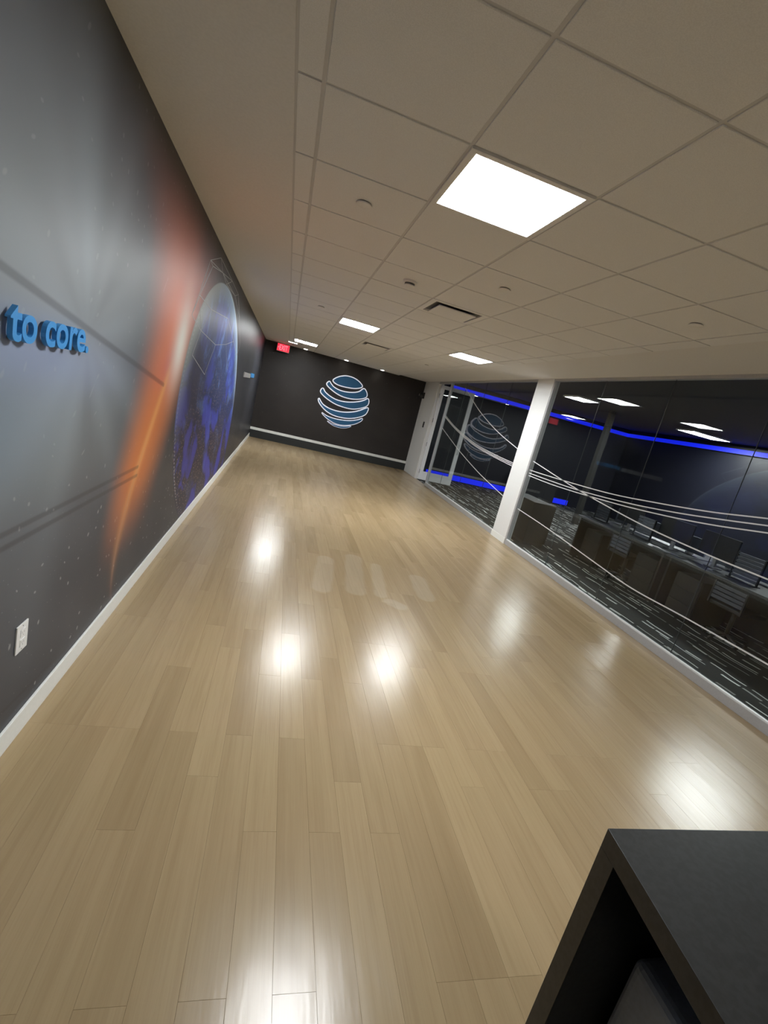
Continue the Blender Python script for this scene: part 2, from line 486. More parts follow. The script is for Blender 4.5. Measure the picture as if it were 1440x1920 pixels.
for xa, xb, ya, yb2 in near:
    if abs(xb - xa - PW) < 1e-4 and abs(yb2 - ya - PL) < 1e-4:
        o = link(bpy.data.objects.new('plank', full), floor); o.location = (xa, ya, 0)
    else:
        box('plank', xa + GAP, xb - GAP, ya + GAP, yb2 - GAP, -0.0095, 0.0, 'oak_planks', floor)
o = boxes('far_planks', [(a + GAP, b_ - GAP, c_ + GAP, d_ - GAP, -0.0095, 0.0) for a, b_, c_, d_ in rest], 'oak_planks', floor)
o['kind'] = 'stuff'

# ------------------------------------------------------------------ walls
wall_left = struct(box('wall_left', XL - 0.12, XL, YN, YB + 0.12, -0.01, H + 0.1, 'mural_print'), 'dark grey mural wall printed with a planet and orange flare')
def net(name, pts, edges, w=0.006):
    v, f = [], []
    for a, b_ in edges:
        p, q = Vector(pts[a]), Vector(pts[b_]); d = (q - p).normalized(); nn = Vector((-d[1], d[0])) * w * 0.5
        k = len(v)
        for r in (p + nn, p - nn, q - nn, q + nn): v.append((XL + 0.0006, r[0], r[1]))
        for r in (p + nn, p - nn, q - nn, q + nn): v.append((XL - 0.002, r[0], r[1]))
        f += [(k, k + 1, k + 2, k + 3), (k + 4, k + 7, k + 6, k + 5), (k, k + 4, k + 5, k + 1), (k + 1, k + 5, k + 6, k + 2), (k + 2, k + 6, k + 7, k + 3), (k + 3, k + 7, k + 4, k)]
    return mesh_obj(name, v, f, 'mural_line', wall_left)
NP = [(4.63, 2.567), (5.127, 2.707), (4.776, 2.551), (5.35, 2.62), (6.095, 2.69), (6.81, 2.67), (7.35, 2.45), (7.99, 2.11), (4.38, 2.236), (4.20, 2.05),
      (4.67, 1.98), (5.03, 2.215), (6.22, 2.29), (5.7, 2.58), (6.5, 2.6), (4.45, 1.75), (5.6, 1.93), (6.4, 2.0), (7.1, 2.1), (7.75, 1.95), (5.2, 1.6), (6.9, 1.7)]
net('printed_network_lines', NP, [(0, 1), (0, 2), (0, 3), (1, 3), (1, 4), (2, 3), (3, 4), (4, 5), (5, 6), (6, 7), (0, 8), (2, 8), (8, 9), (2, 9), (8, 10), (9, 10), (3, 13), (13, 4),
     (13, 14), (14, 5), (14, 6), (10, 11), (11, 12), (12, 17), (10, 16), (16, 17), (17, 18), (18, 19), (7, 19), (10, 15), (15, 20), (20, 16), (18, 21), (21, 17), (12, 18), (11, 8), (5, 7), (3, 14), (0, 9)])
struct(box('baseboard_left', XL, XL + 0.012, YN, YB - 0.02, 0.0, 0.105, 'white_trim', bev=0.002), 'low white baseboard under the mural wall')
wall_back = struct(box('wall_back', XL, XR + 0.2, YB, YB + 0.12, -0.01, H + 0.1, 'starry_dark_paint'), 'dark brown star-flecked wall behind the globe emblem')
struct(box('trim_1', XL, XR + 0.02, YB - 0.022, YB, 0.225, 0.300, 'white_trim', bev=0.003), 'pale strip running along the foot of the dark wall')
struct(box('baseboard_back', XL, XR + 0.02, YB - 0.03, YB, 0.0, 0.225, 'dark_base', bev=0.003), 'black base under the pale strip')
struct(box('wall_near', XL, OX1, YN - 0.12, YN, -0.01, OH + 0.1, 'drywall'))

# right side: plastered pier by the door, column, glass between
PIER0 = 12.95
struct(box('wall_right', XR, XR + 0.17, PIER0, YB, 0.0, HR, 'white_paint', bev=0.004), 'white plastered pier between the door and the dark wall')
COL0, COL1 = 6.985, 7.50
col = struct(box('wall_right_column', XR, XR + 0.11, COL0, COL1, 0.0, HR, 'white_paint', bev=0.004), 'white square column between the glass panels')
boxes('column_base', [(XR - 0.008, XR + 0.07, COL0 - 0.008, COL1 + 0.008, 0.0, 0.10)], 'white_trim', col)

# ------------------------------------------------------------------ ceiling: every tile its own piece
ceiling = struct(box('ceiling', XL - 0.05, XR + 0.06, YN, YB + 0.05, HR + 0.045, HR + 0.12, 'drywall'))
TX0, TX1 = -0.190, 3.150
box('drywall_border', XL, TX0, YN, YB, H, HR + 0.044, 'drywall', ceiling)
box('drywall_border', TX1, XR + 0.045, YN, YB, HR, HR + 0.044, 'drywall', ceiling)
LIGHTS = [(1, 0), (1, 8), (0, 16), (4, 8), (4, -8)]
VENTS = [(2, 4), (2, 11)]
R0, R1 = -11, 20
g = 0.008
tm = bpy.data.meshes.new('ceiling_tile')
tm.from_pydata(bverts(g, T - g, g, T - g, 0, 0.03), [], BF); tm.update(); tm.materials.append(MATS['ceiling_tile'])
bm = bmesh.new(); bm.from_mesh(tm)
bmesh.ops.bevel(bm, geom=[e for e in bm.edges if all(v.co.z < 0.001 for v in e.verts)], offset=0.002, segments=1, affect='EDGES')
bm.to_mesh(tm); bm.free()
for j in range(R0, R1):
    y0 = GY + j * T
    for i in range(0, 5):
        if (i, j) in LIGHTS or (i, j) in VENTS: continue
        o = link(bpy.data.objects.new('ceiling_tile', tm), ceiling); o.location = (GX + i * T, y0, H)
    box('ceiling_tile', TX0 + 0.012, GX - g, y0 + g, y0 + T - g, H, H + 0.03, 'ceiling_tile', ceiling)
    box('ceiling_tile', GX + 5 * T + g, TX1 - 0.012, y0 + g, y0 + T - g, H, H + 0.03, 'ceiling_tile', ceiling)
for i in range(0, 6):
    box('grid_bar', GX + i * T - 0.012, GX + i * T + 0.012, YN, YB, H + 0.005, H + 0.04, 'grid_metal', ceiling)
for x0, x1 in ((TX0, TX0 + 0.018), (TX1 - 0.018, TX1)):
    box('edge_angle', x0, x1, YN, YB, H + 0.004, H + 0.04, 'grid_metal', ceiling)
for j in range(R0, R1 + 1):
    box('grid_bar', TX0, TX1, GY + j * T - 0.012, GY + j * T + 0.012, H + 0.0055, H + 0.0395, 'grid_metal', ceiling)

# ------------------------------------------------------------------ ceiling fixtures
def panel_fixture(x0, y0, w, d, z, name, glow, label, group=None):
    r = empty(name, (x0 + w / 2, y0 + d / 2, z)); tag(r, label, 'light', group)
    a, b_, t_ = w / 2, d / 2, 0.030
    boxes('frame', [(-a, a, -b_, -b_ + t_, -0.006, 0.03), (-a, a, b_ - t_, b_, -0.006, 0.03), (-a, -a + t_, -b_ + t_, b_ - t_, -0.006, 0.03), (a - t_, a, -b_ + t_, b_ - t_, -0.006, 0.03)], 'white_metal', r)
    box('diffuser', -a + t_, a - t_, -b_ + t_, b_ - t_, 0.002, 0.02, glow, r)
    return r
LL = {(1, 0): 'square white light panel beside the ring cover, largest and brightest in the tile ceiling',
      (1, 8): 'square light panel in the tile ceiling in line with the globe emblem',
      (0, 16): 'square light panel near the dark wall beside the red exit sign',
      (4, 8): 'square light panel in the tile ceiling close to the white column',
      (1, -8): 'square light panel behind the viewer on the mural side', (4, -8): 'square light panel behind the viewer on the glass side'}
for (i, j) in LIGHTS:
    panel_fixture(GX + i * T + 0.006, GY + j * T + 0.006, T - 0.012, T - 0.012, H, 'ceiling_light', 'panel_light', LL[(i, j)], 'ceiling light panels')
for k, q in enumerate(((573, 655), (648, 676), (721, 693))):
    p = px(*q, 2, H); p.y = 13.92
    r = empty('downlight', (p.x, p.y, H))
    tag(r, ('small round downlight near the red exit sign', 'small round downlight straight above the globe emblem', 'small round downlight above the dark wall on the glass side')[k], 'light', 'downlights along the dark wall')
    lathe('trim_ring', [(0.075, 0.0), (0.075, -0.006), (0.058, -0.009), (0.055, 0.0)], (0, 0, 0), 'white_metal', r)
    lathe('lamp', [(0.052, -0.006), (0.052, -0.011), (0.03, -0.016)], (0, 0, 0), 'downlight_glow', r)
for k, (i, j, lab) in enumerate(((0, 1, 'flat round sprinkler cover in tile next to the brightest light panel'), (2, 2, 'flat round sprinkler cover one tile beyond the brightest light panel'),
        (4, 1, 'flat round sprinkler cover on the glass side of the tile ceiling'), (0, 7, 'flat round sprinkler cover just before the light panel by the drywall border'), (4, 12, 'flat round sprinkler cover beyond the light panel near the column'))):
    r = empty('sprinkler_cover', (GX + (i + .5) * T, GY + (j + .5) * T, H)); tag(r, lab, 'sprinkler', 'sprinkler covers in the ceiling')
    lathe('cover_plate', [(0.046, -0.005), (0.046, -0.011), (0.040, -0.014), (0.010, -0.0155)], (0, 0, 0), 'white_plastic', r)
    lathe('shadow_ring', [(0.041, 0.0), (0.041, -0.005)], (0, 0, 0), 'slot_dark', r)
r = empty('smoke_detector', (GX + 1.5 * T, GY + 3.5 * T, H)); tag(r, 'round white smoke detector with grey vents in the tile ceiling', 'smoke detector')
lathe('base', [(0.062, 0.0), (0.062, -0.012), (0.055, -0.018)], (0, 0, 0), 'white_plastic', r)
lathe('vent_ring', [(0.044, -0.018), (0.044, -0.034)], (0, 0, 0), 'vent_grey', r)
lathe('cap', [(0.048, -0.034), (0.046, -0.042), (0.025, -0.048)], (0, 0, 0), 'white_plastic', r)
for k, (i, j) in enumerate(VENTS):
    r = empty('air_diffuser', (GX + (i + .5) * T, GY + (j + .5) * T, H))
    tag(r, ('square plaque air diffuser with dark slot near the smoke detector', 'square plaque air diffuser with dark slot nearer the dark wall')[k], 'air vent', 'plaque air diffusers')
    a = T / 2 - 0.006; w = 0.055
    boxes('frame', [(-a, a, -a, -a + w, 0, 0.03), (-a, a, a - w, a, 0, 0.03), (-a, -a + w, -a + w, a - w, 0, 0.03), (a - w, a, -a + w, a - w, 0, 0.03)], 'ceiling_tile', r)
    box('throat', -a + w, a - w, -a + w, a - w, 0.02, 0.03, 'vent_grey', r)
    box('plaque', -a + w + 0.045, a - w - 0.045, -a + w + 0.045, a - w - 0.045, -0.018, -0.008, 'ceiling_tile', r, bev=0.003)
p = px(550, 639, 2, H)
r = empty('emergency_light', (p.x, p.y + 0.2, H)); tag(r, 'slim white light bar on the ceiling beside the exit sign', 'light')
box('housing', -0.12, 0.12, -0.035, 0.035, -0.03, 0.0, 'white_metal', r, bev=0.004)
box('lens', -0.11, 0.11, -0.028, 0.028, -0.034, -0.029, 'downlight_glow', r)

# exit sign hung from the ceiling
r = empty('exit_sign', (-0.325, 13.97, H)); tag(r, 'red glowing exit sign hung from the ceiling by the dark wall', 'exit sign')
box('housing', -0.175, 0.175, 0.0, 0.035, -0.235, -0.025, 'plate_grey', r, bev=0.004)
box('stem', -0.03, 0.03, 0.008, 0.028, -0.03, 0.0, 'white_plastic', r)
box('face', -0.162, 0.162, -0.004, 0.0005, -0.223, -0.037, 'exit_red', r)
isl = text_islands('EXIT', 0.16, 0.002, 0.002)
xs = [v[0] for q in isl for v in q[0]]; ysl = [v[1] for q in isl for v in q[0]]
for vv, ff in isl:
    mesh_obj('letter', [(-0.105 + (v[0] - min(xs)) / (max(xs) - min(xs)) * 0.225, -0.0055 - v[2], -0.200 + (v[1] - min(ysl)) / (max(ysl) - min(ysl)) * 0.14) for v in vv], ff, 'exit_letter', r)
mesh_obj('arrow', [(-0.150, -0.0075, -0.130), (-0.122, -0.0075, -0.100), (-0.122, -0.0075, -0.122), (-0.134, -0.0075, -0.130), (-0.122, -0.0075, -0.138), (-0.122, -0.0075, -0.160),
                   (-0.150, -0.0035, -0.130), (-0.122, -0.0035, -0.100), (-0.122, -0.0035, -0.122), (-0.134, -0.0035, -0.130), (-0.122, -0.0035, -0.138), (-0.122, -0.0035, -0.160)],
         [(0, 1, 2, 3), (0, 3, 4, 5), (6, 9, 8, 7), (6, 11, 10, 9), (0, 6, 7, 1), (1, 7, 8, 2), (2, 8, 9, 3), (3, 9, 10, 4), (4, 10, 11, 5), (5, 11, 6, 0)], 'exit_letter', r)

# ------------------------------------------------------------------ globe emblem on the far wall
def z3(u, v): return (500 + u / 5.538, 560 + v / 5.538)
BANDS = [
    [(690, 850), (720, 825), (770, 808), (830, 805), (900, 825), (955, 862), (988, 905), (975, 922), (920, 930), (850, 922), (775, 905), (720, 882)],
    [(650, 860), (665, 882), (695, 918), (750, 950), (820, 970), (900, 976), (960, 966), (1006, 936), (1030, 965), (1038, 1000), (1022, 1026), (960, 1040), (880, 1038), (800, 1019), (730, 985), (670, 940), (632, 902), (626, 880)],
    [(582, 930), (604, 968), (650, 1010), (720, 1050), (800, 1071), (880, 1077), (960, 1070), (1012, 1056), (1048, 1040), (1056, 1072), (1040, 1108), (990, 1130), (905, 1143), (820, 1130), (720, 1095), (640, 1046), (582, 996), (560, 960)],
    [(543, 1036), (566, 1078), (600, 1112), (660, 1146), (740, 1171), (820, 1181), (900, 1177), (970, 1161), (1044, 1134), (1044, 1164), (1018, 1202), (960, 1226), (880, 1239), (800, 1235), (700, 1210), (620, 1165), (566, 1108), (540, 1062)],
    [(574, 1183), (620, 1215), (700, 1246), (800, 1264), (880, 1267), (950, 1257), (990, 1245), (978, 1268), (930, 1293), (880, 1306), (800, 1311), (720, 1297), (645, 1256), (596, 1213)],
    [(630, 1270), (680, 1299), (740, 1317), (800, 1326), (872, 1322), (842, 1336), (780, 1341), (705, 1322), (655, 1293)]]
emb = empty('globe_emblem', (1.65, YB, 0.8)); tag(emb, 'blue striped globe emblem with glowing white edges on the dark wall', 'wall emblem')
def slab(name, pts, y0, y1, m, parent):
    n = len(pts); v = [(p[0], y0, p[1]) for p in pts] + [(p[0], y1, p[1]) for p in pts]
    f = [tuple(range(n)), tuple(range(2 * n - 1, n - 1, -1))] + [(i, i + n, (i + 1) % n + n, (i + 1) % n) for i in range(n)]
    o = mesh_obj(name, v, f, m, parent)
    bm = bmesh.new(); bm.from_mesh(o.data)
    bmesh.ops.triangulate(bm, faces=[q for q in bm.faces if len(q.verts) > 4]); bmesh.ops.recalc_face_normals(bm, faces=bm.faces[:])
    bm.to_mesh(o.data); bm.free()
    return o
def offset_poly(pts, d):
    n = len(pts); out = []
    area = sum(pts[i][0] * pts[(i + 1) % n][1] - pts[(i + 1) % n][0] * pts[i][1] for i in range(n))
    sg = 1 if area > 0 else -1
    for i in range(n):
        a, b_ = pts[i - 1], pts[(i + 1) % n]; tx, tz = b_[0] - a[0], b_[1] - a[1]; L = math.hypot(tx, tz) or 1
        out.append((pts[i][0] + sg * tz / L * d, pts[i][1] - sg * tx / L * d))
    return out
for kb, bd in enumerate(BANDS):
    o_in, o_out = (-0.006, 0.022) if kb < 4 else ((-0.003, 0.017) if kb == 4 else (-0.001, 0.010))
    q = [px(*z3(u, v), 1, YB) for u, v in bd]
    pts = [(p.x, p.z) for p in smooth_path([Vector((p.x, p.z, 0)) for p in q], 4, True) for p in [Vector((p[0], 0, p[1]))]]
    pl = [(a - 1.65, b_ - 0.8) for a, b_ in pts]
    band = slab('band', offset_poly(pl, o_in), -0.070, -0.058, 'emblem_blue', emb)
    slab('glowing_edge', offset_poly(pl, o_out), -0.057, -0.0005, 'emblem_glow', band)

# ------------------------------------------------------------------ raised lettering on the mural wall
letters = empty('wall_lettering', (XL, 1.97, 1.60)); tag(letters, 'large bright blue raised lettering on the mural wall above the outlet', 'lettering')
isl = text_islands('to core.', 0.15, 0.5, 0.0025)
xs = [v[0] for q in isl for v in q[0]]; ysl = [v[1] for q in isl for v in q[0]]; zs = [v[2] for q in isl for v in q[0]]
LY0, LY1, LZ0, LZ1 = 1.645, 2.215, 1.626, 1.732
for vv, ff in isl:
    o = mesh_obj('letter', [(0.010 + (v[2] - min(zs)) / (max(zs) - min(zs)) * 0.016, LY0 - 1.97 + (v[0] - min(xs)) / (max(xs) - min(xs)) * (LY1 - LY0), LZ0 - 1.60 + (v[1] - min(ysl)) / (max(ysl) - min(ysl)) * (LZ1 - LZ0)) for v in vv], ff, 'letter_blue', letters)
    cy = sum(v.co.y for v in o.data.vertices) / len(o.data.vertices)
    tube('standoff', [(0.0, cy, 0.035), (0.011, cy, 0.035)], 0.004, 'steel', letters)
far_l = empty('small_lettering', (XL, 9.4, 1.65)); tag(far_l, 'small row of pale and blue raised lettering near the dark wall corner', 'lettering')
for k in range(7): box('pale_letter', 0.0, 0.02, k * 0.205, k * 0.205 + 0.185, 0.0, 0.095, 'sign_white', far_l, bev=0.004)
for k in range(5): box('blue_letter', 0.0, 0.02, 1.50 + k * 0.205, 1.50 + k * 0.205 + 0.18, 0.02, 0.115, 'letter_blue', far_l, bev=0.004)

# wall outlet
o_ = empty('wall_outlet', (XL, 1.913, 0.48)); tag(o_, 'white rectangular electrical outlet plate low on the mural wall', 'outlet')
box('cover_plate', 0, 0.006, -0.042, 0.042, -0.062, 0.062, 'white_plastic', o_, bev=0.0018)
for s in (-1, 1):
    rec = box('socket', 0.005, 0.0085, -0.017, 0.017, s * 0.022 - 0.016, s * 0.022 + 0.016, 'white_plastic', o_, bev=0.0012)
    boxes('slot', [(0.008, 0.0088, -0.0075, -0.0055, s * 0.022 - 0.003, s * 0.022 + 0.007), (0.008, 0.0088, 0.0055, 0.0075, s * 0.022 - 0.003, s * 0.022 + 0.007), (0.008, 0.0088, -0.0025, 0.0025, s * 0.022 - 0.011, s * 0.022 - 0.007)], 'socket_grey', rec)
for s in (-1, 1): lathe('screw', [(0.003, 0.006), (0.0028, 0.0072)], (0, 0, s * 0.052), 'steel', o_, 12, 'X')

# ------------------------------------------------------------------ glass partitions
def partition(name, y0, y1, joints, label):
    w = empty(name, (XG, y0, 0)); struct(w, label)
    box('sill_channel', -0.036, 0.036, 0, y1 - y0, 0.0, 0.085, 'aluminium', w, bev=0.003)
    box('glazing_bead', -0.030, -0.009, 0, y1 - y0, 0.084, 0.096, 'white_metal', w)
    box('head_channel', -0.036, 0.036, 0, y1 - y0, HR - 0.035, HR, 'aluminium', w, bev=0.003)
    js = [y0] + sorted(joints) + [y1]
    for a, b_ in zip(js[:-1], js[1:]):
        box('glass_pane', -0.006, 0.006, a - y0 + 0.002, b_ - y0 - 0.002, 0.08, HR - 0.03, 'clear_glass', w)
    for j in joints: box('joint', -0.0045, 0.0045, j - y0 - 0.002, j - y0 + 0.002, 0.086, HR - 0.036, 'joint_seal', w)
    return w
win1 = partition('window_1', YN, COL0, [3.39 + 1.18 * k for k in (2, 1, 0, -1, -2, -3, -4, -5, -6)], 'long clear glass partition on the near side of the column')
JAMB = 11.90
win2 = partition('window_2', COL1, JAMB - 0.03, [8.50, 9.68, 10.86], 'clear glass partition between the column and the open door')
box('end_post', -0.036, 0.036, COL0 - YN - 0.03, COL0 - YN, 0.085, HR - 0.035, 'aluminium', win1)
# curved white film lines on the glass
def z3b(u, v): return (980 + u / 3.13, 680 + v / 3.13)
def z4(u, v): return (940 + u / 2.88, 880 + v / 2.88)
def z2(u, v): return (740 + u / 4.5, 660 + v / 4.5)
def vinyl(win, pix, w=0.017, ext=None):
    q = [px(a, b_, 0, XG - 0.007) for a, b_ in pix]
    if ext: q = q + [q[-1] + (q[-1] - q[-2]).normalized() * ext]
    q = smooth_path(q, 8)
    oy = win.location.y; n = len(q); v, f = [], []
    for i, p in enumerate(q):
        d = (q[min(i + 1, n - 1)] - q[max(i - 1, 0)]); d.x = 0; d.normalize(); nn = Vector((0, -d.z, d.y)) * w * 0.5
        for dx in (-0.0066, -0.0058):
            v += [(dx, p.y + nn.y - oy, p.z + nn.z), (dx, p.y - nn.y - oy, p.z - nn.z)]
    for i in range(n - 1):
        a, b_ = 4 * i, 4 * i + 4
        f += [(a, a + 1, b_ + 1, b_), (a + 2, b_ + 2, b_ + 3, a + 3), (a, b_, b_ + 2, a + 2), (a + 1, a + 3, b_ + 3, b_ + 1)]
    f += [(0, 2, 3, 1), (4 * n - 4, 4 * n - 3, 4 * n - 1, 4 * n - 2)]
    return mesh_obj('vinyl_line', v, f, 'vinyl_white', win)
vinyl(win1, [z3b(*q) for q in ((42, 630), (200, 680), (500, 765), (800, 825), (1100, 875), (1440, 915))], 0.012, 1.2)
vinyl(win1, [z3b(*q) for q in ((38, 648), (300, 740), (600, 820), (900, 880), (1200, 925), (1440, 957))], 0.012, 1.2)
vinyl(win1, [z3b(*q) for q in ((35, 662), (200, 725), (500, 815), (800, 890), (1100, 950), (1440, 1000))], 0.012, 1.2)
vinyl(win1, [z3b(62, 578), z3b(250, 700), z3b(400, 790), z4(500, 160), z4(760, 300), z4(1100, 455), z4(1440, 595)], 0.013, 1.2)
vinyl(win1, [z4(*q) for q in ((88, 212), (250, 320), (500, 500), (700, 640), (1000, 805), (1440, 1055))], 0.013, 0.9)
vinyl(win2, [z2(*q) for q in ((597, 305), (700, 475), (800, 600), (900, 702), (1035, 815))], 0.014)
vinyl(win2, [z2(*q) for q in ((425, 530), (500, 622), (600, 712), (700, 787), (850, 868), (1002, 938))], 0.012)
vinyl(win2, [z2(*q) for q in ((420, 535), (500, 630), (600, 722), (700, 798), (850, 881), (1000, 951))], 0.012)
vinyl(win2, [z2(*q) for q in ((418, 540), (500, 638), (600, 732), (700, 808), (850, 892), (998, 966))], 0.012)
vinyl(win2, [z2(*q) for q in ((400, 640), (470, 735), (550, 840), (700, 1010), (850, 1155), (918, 1218))], 0.013)

# door: frame posts and a glazed leaf standing open into the office
door = empty('door_1', (XG, JAMB, 0)); struct(door, 'glass door with wide pale rails standing open into the office')
box('jamb', -0.036, 0.036, -0.03, 0.02, 0.0, HR, 'aluminium', door, bev=0.003)
box('jamb', -0.036, 0.036, PIER0 - JAMB - 0.05, PIER0 - JAMB, 0.0, HR, 'white_metal', door, bev=0.003)
box('door_head', -0.036, 0.036, 0.02, PIER0 - JAMB - 0.05, HR - 0.06, HR, 'aluminium', door, bev=0.003)
leaf = empty('leaf', (0.03, PIER0 - JAMB - 0.075, 0)); leaf.parent = door
LW = 1.04
box('stile', 0.0, 0.11, -0.022, 0.022, 0.012, HR - 0.07, 'white_metal', leaf, bev=0.003)
box('stile', LW - 0.12, LW, -0.022, 0.022, 0.012, HR - 0.07, 'white_metal', leaf, bev=0.003)
box('bottom_rail', 0.11, LW - 0.12, -0.022, 0.022, 0.012, 0.26, 'white_metal', leaf, bev=0.003)
box('top_rail', 0.11, LW - 0.12, -0.022, 0.022, HR - 0.17, HR - 0.07, 'white_metal', leaf, bev=0.003)
box('leaf_glass', 0.105, LW - 0.115, -0.005, 0.005, 0.255, HR - 0.165, 'clear_glass', leaf)
for z in (0.25, 1.05, 1.75, 2.45): tube('hinge', [(-0.005, -0.03, z - 0.06), (-0.005, -0.03, z + 0.06)], 0.012, 'steel', leaf)
tube('pull_handle', [(LW - 0.06, -0.022, 0.95), (LW - 0.06, -0.06, 0.95), (LW - 0.06, -0.06, 1.25), (LW - 0.06, -0.022, 1.25)], 0.009, 'steel', leaf)

# fittings on the pier
r = empty('wall_camera', (XR, 14.10, 2.40)); tag(r, 'small round black camera high on the white pier', 'camera')
box('bracket', -0.05, 0.0, -0.05, 0.07, -0.09, 0.09, 'black_plastic', r, bev=0.006)
lathe('body', [(0.075, -0.05), (0.085, -0.09), (0.07, -0.14), (0.04, -0.155)], (0, 0, 0), 'black_plastic', r, 24, 'X')
lathe('lens', [(0.034, -0.150), (0.034, -0.162), (0.015, -0.168)], (0, 0, 0), 'steel', r, 20, 'X')
r = empty('card_reader', (XR, 13.38, 1.56)); tag(r, 'small dark card reader on the white pier beside the door', 'card reader')
box('housing', -0.022, 0.0, -0.04, 0.04, -0.085, 0.085, 'black_plastic', r, bev=0.005)
box('indicator', -0.0235, -0.0215, -0.012, 0.012, 0.05, 0.06, 'plate_grey', r)

# ------------------------------------------------------------------ dark office behind the glass
struct(box('floor_office', XR + 0.1, OX1, YN, OY1, -0.06, 0.0, 'streak_carpet'), 'dark carpet with broken white streaks')
struct(box('wall_office_far', XR + 0.17, OX1 + 0.1, OY1, OY1 + 0.1, 0, OH + 0.1, 'office_wall'))
struct(box('wall_office_side', OX1, OX1 + 0.1, YN, OY1, 0, OH + 0.1, 'office_wall'))
struct(box('ceiling_office', XR + 0.06, OX1 + 0.1, YN, OY1 + 0.1, OH, OH + 0.1, 'office_black'))
struct(box('wall_office_header', XR + 0.06, XR + 0.12, YN, YB, HR, OH, 'office_black'))
for nm, b_, lab in (('cove_light', (4.9, OX1 - 0.05, OY1 - 0.065, OY1 - 0.005, 2.81, 2.95), 'blue glowing cove strip along the top of the office far wall'),
                    ('cove_light', (OX1 - 0.065, OX1 - 0.005, 1.0, OY1 - 0.08, 2.81, 2.95), 'blue glowing cove strip along the top of the office side wall'),
                    ('toe_light', (4.75, 10.1, OY1 - 0.055, OY1 - 0.005, 0.02, 0.22), 'blue glowing strip at the foot of the office far wall')):
    x0, x1, y0, y1, z0, z1 = b_
    r = empty(nm, (x0, y0, z0)); tag(r, lab, 'light strip', 'blue office light strips')
    dx, dy, dz = x1 - x0, y1 - y0, z1 - z0
    box('lens', 0, dx, 0, dy, 0.012, dz - 0.012, 'blue_led', r)
    boxes('channel', [(0, dx, 0, dy, 0, 0.011), (0, dx, 0, dy, dz - 0.011, dz)], 'office_black', r)
box_col = struct(box('wall_office_column', 7.98, 8.11, 10.62, 10.75, 0, OH, 'office_column_paint', bev=0.004), 'slim dark column inside the office')
for x, y, w, d, lab in ((6.6, 10.0, 0.6, 0.6, 'square office light panel close to the slim office column'), (10.4, 10.1, 1.2, 0.6, 'long office light panel by the office side wall'),
                        (7.3, 4.7, 0.6, 1.2, 'long office light panel above the bench desks')):
    panel_fixture(x - w / 2, y - d / 2, w, d, OH - 0.03, 'office_light', 'office_panel_light', lab, 'office light panels')

def bench_desk(y0, lab):
    r = empty('bench_desk', (5.40, y0, 0)); tag(r, lab, 'desk', 'bench desks in the office')
    box('desktop', 0, 1.5, 0, 2.0, 0.72, 0.75, 'desk_top', r, bev=0.003)
    box('end_panel', 0.05, 1.45, 0.03, 0.06, 0.0, 0.72, 'desk_panel', r); box('end_panel', 0.05, 1.45, 1.94, 1.97, 0.0, 0.72, 'desk_panel', r)
    box('modesty_panel', 0.74, 0.77, 0.06, 1.94, 0.10, 0.72, 'desk_panel', r)
    for yy in ((1.40,) if y0 < 5 else (0.10, 1.35)):
        p = box('pedestal', 0.10, 0.62, yy, yy + 0.42, 0.02, 0.58, 'desk_panel', r)
        for k in range(3): box('drawer', 0.085, 0.10, yy + 0.01, yy + 0.41, 0.04 + k * 0.18, 0.21 + k * 0.18, 'desk_panel', p, bev=0.003)
    return r
for y0, where in ((3.10, 'in the middle of the office'), (5.15, 'closer to the slim office column'), (1.05, 'at the near end of the row')):
    bench_desk(y0, 'dark bench desk ' + where)
    r = empty('desk_divider', (6.15, y0 + 1.0, 0.75)); tag(r, 'low blue-grey divider on the bench desk ' + where, 'desk divider', 'dividers on the bench desks')
    box('screen', -0.015, 0.015, -0.95, 0.95, 0.03, 0.27, 'screen_panel', r, bev=0.004)
    for yy in (-0.7, 0.7): box('foot', -0.05, 0.05, yy - 0.03, yy + 0.03, 0.0, 0.03, 'steel', r)
def monitor_proto():
    r = empty('monitor'); tag(r, '', 'monitor', 'monitors on the bench desks')
    box('screen', -0.012, 0.012, -0.28, 0.28, 0.13, 0.45, 'black_plastic', r, bev=0.005)
    box('rear_cover', 0.012, 0.04, -0.15, 0.15, 0.18, 0.38, 'chair_dark', r, bev=0.01)
    box('stand_neck', 0.012, 0.045, -0.025, 0.025, 0.01, 0.22, 'steel', r)
    lathe('stand_base', [(0.11, 0.0), (0.11, 0.008), (0.03, 0.014)], (0.03, 0, 0), 'black_plastic', r)
    return r
mp = monitor_proto(); first = True
for x, y, rz, lab in ((5.80, 3.60, 0.05, 'at the near end of the middle bench desk'), (5.80, 4.76, -0.06, 'at the far end of the middle bench desk'), (5.80, 5.47, 0.04, 'at the near end of the bench desk closer to the slim column'),
                      (5.80, 6.40, -0.05, 'between slatted screens on the bench desk closer to the slim column')):
    o = mp if first else copy_tree(mp); first = False
    o.location = (x, y, 0.75); o.rotation_euler = (0, 0, rz); o['label'] = 'black monitor ' + lab
def screen_proto():
    r = empty('slatted_screen'); tag(r, '', 'screen', 'slatted screens on the bench desks')
    for s_ in (-1, 1): box('side_post', -0.012, 0.012, s_ * 0.1725 - 0.0075, s_ * 0.1725 + 0.0075, 0.012, 0.34, 'chair_dark', r)
    box('base', -0.06, 0.06, -0.18, 0.18, 0.0, 0.012, 'chair_dark', r)
    for k in range(7): box('slat', -0.008, 0.008, -0.165, 0.165, 0.03 + k * 0.045, 0.03 + k * 0.045 + 0.033, 'slat_grey', r)
    return r
sp = screen_proto(); first = True
for y, lab in ((4.23, 'on the middle bench desk'), (5.94, 'between two monitors on the desk closer to the slim column'), (6.93, 'at the far end of the desk closer to the slim column')):
    o = sp if first else copy_tree(sp); first = False
    o.location = (5.70, y, 0.75); o['label'] = 'grey slatted desk screen ' + lab
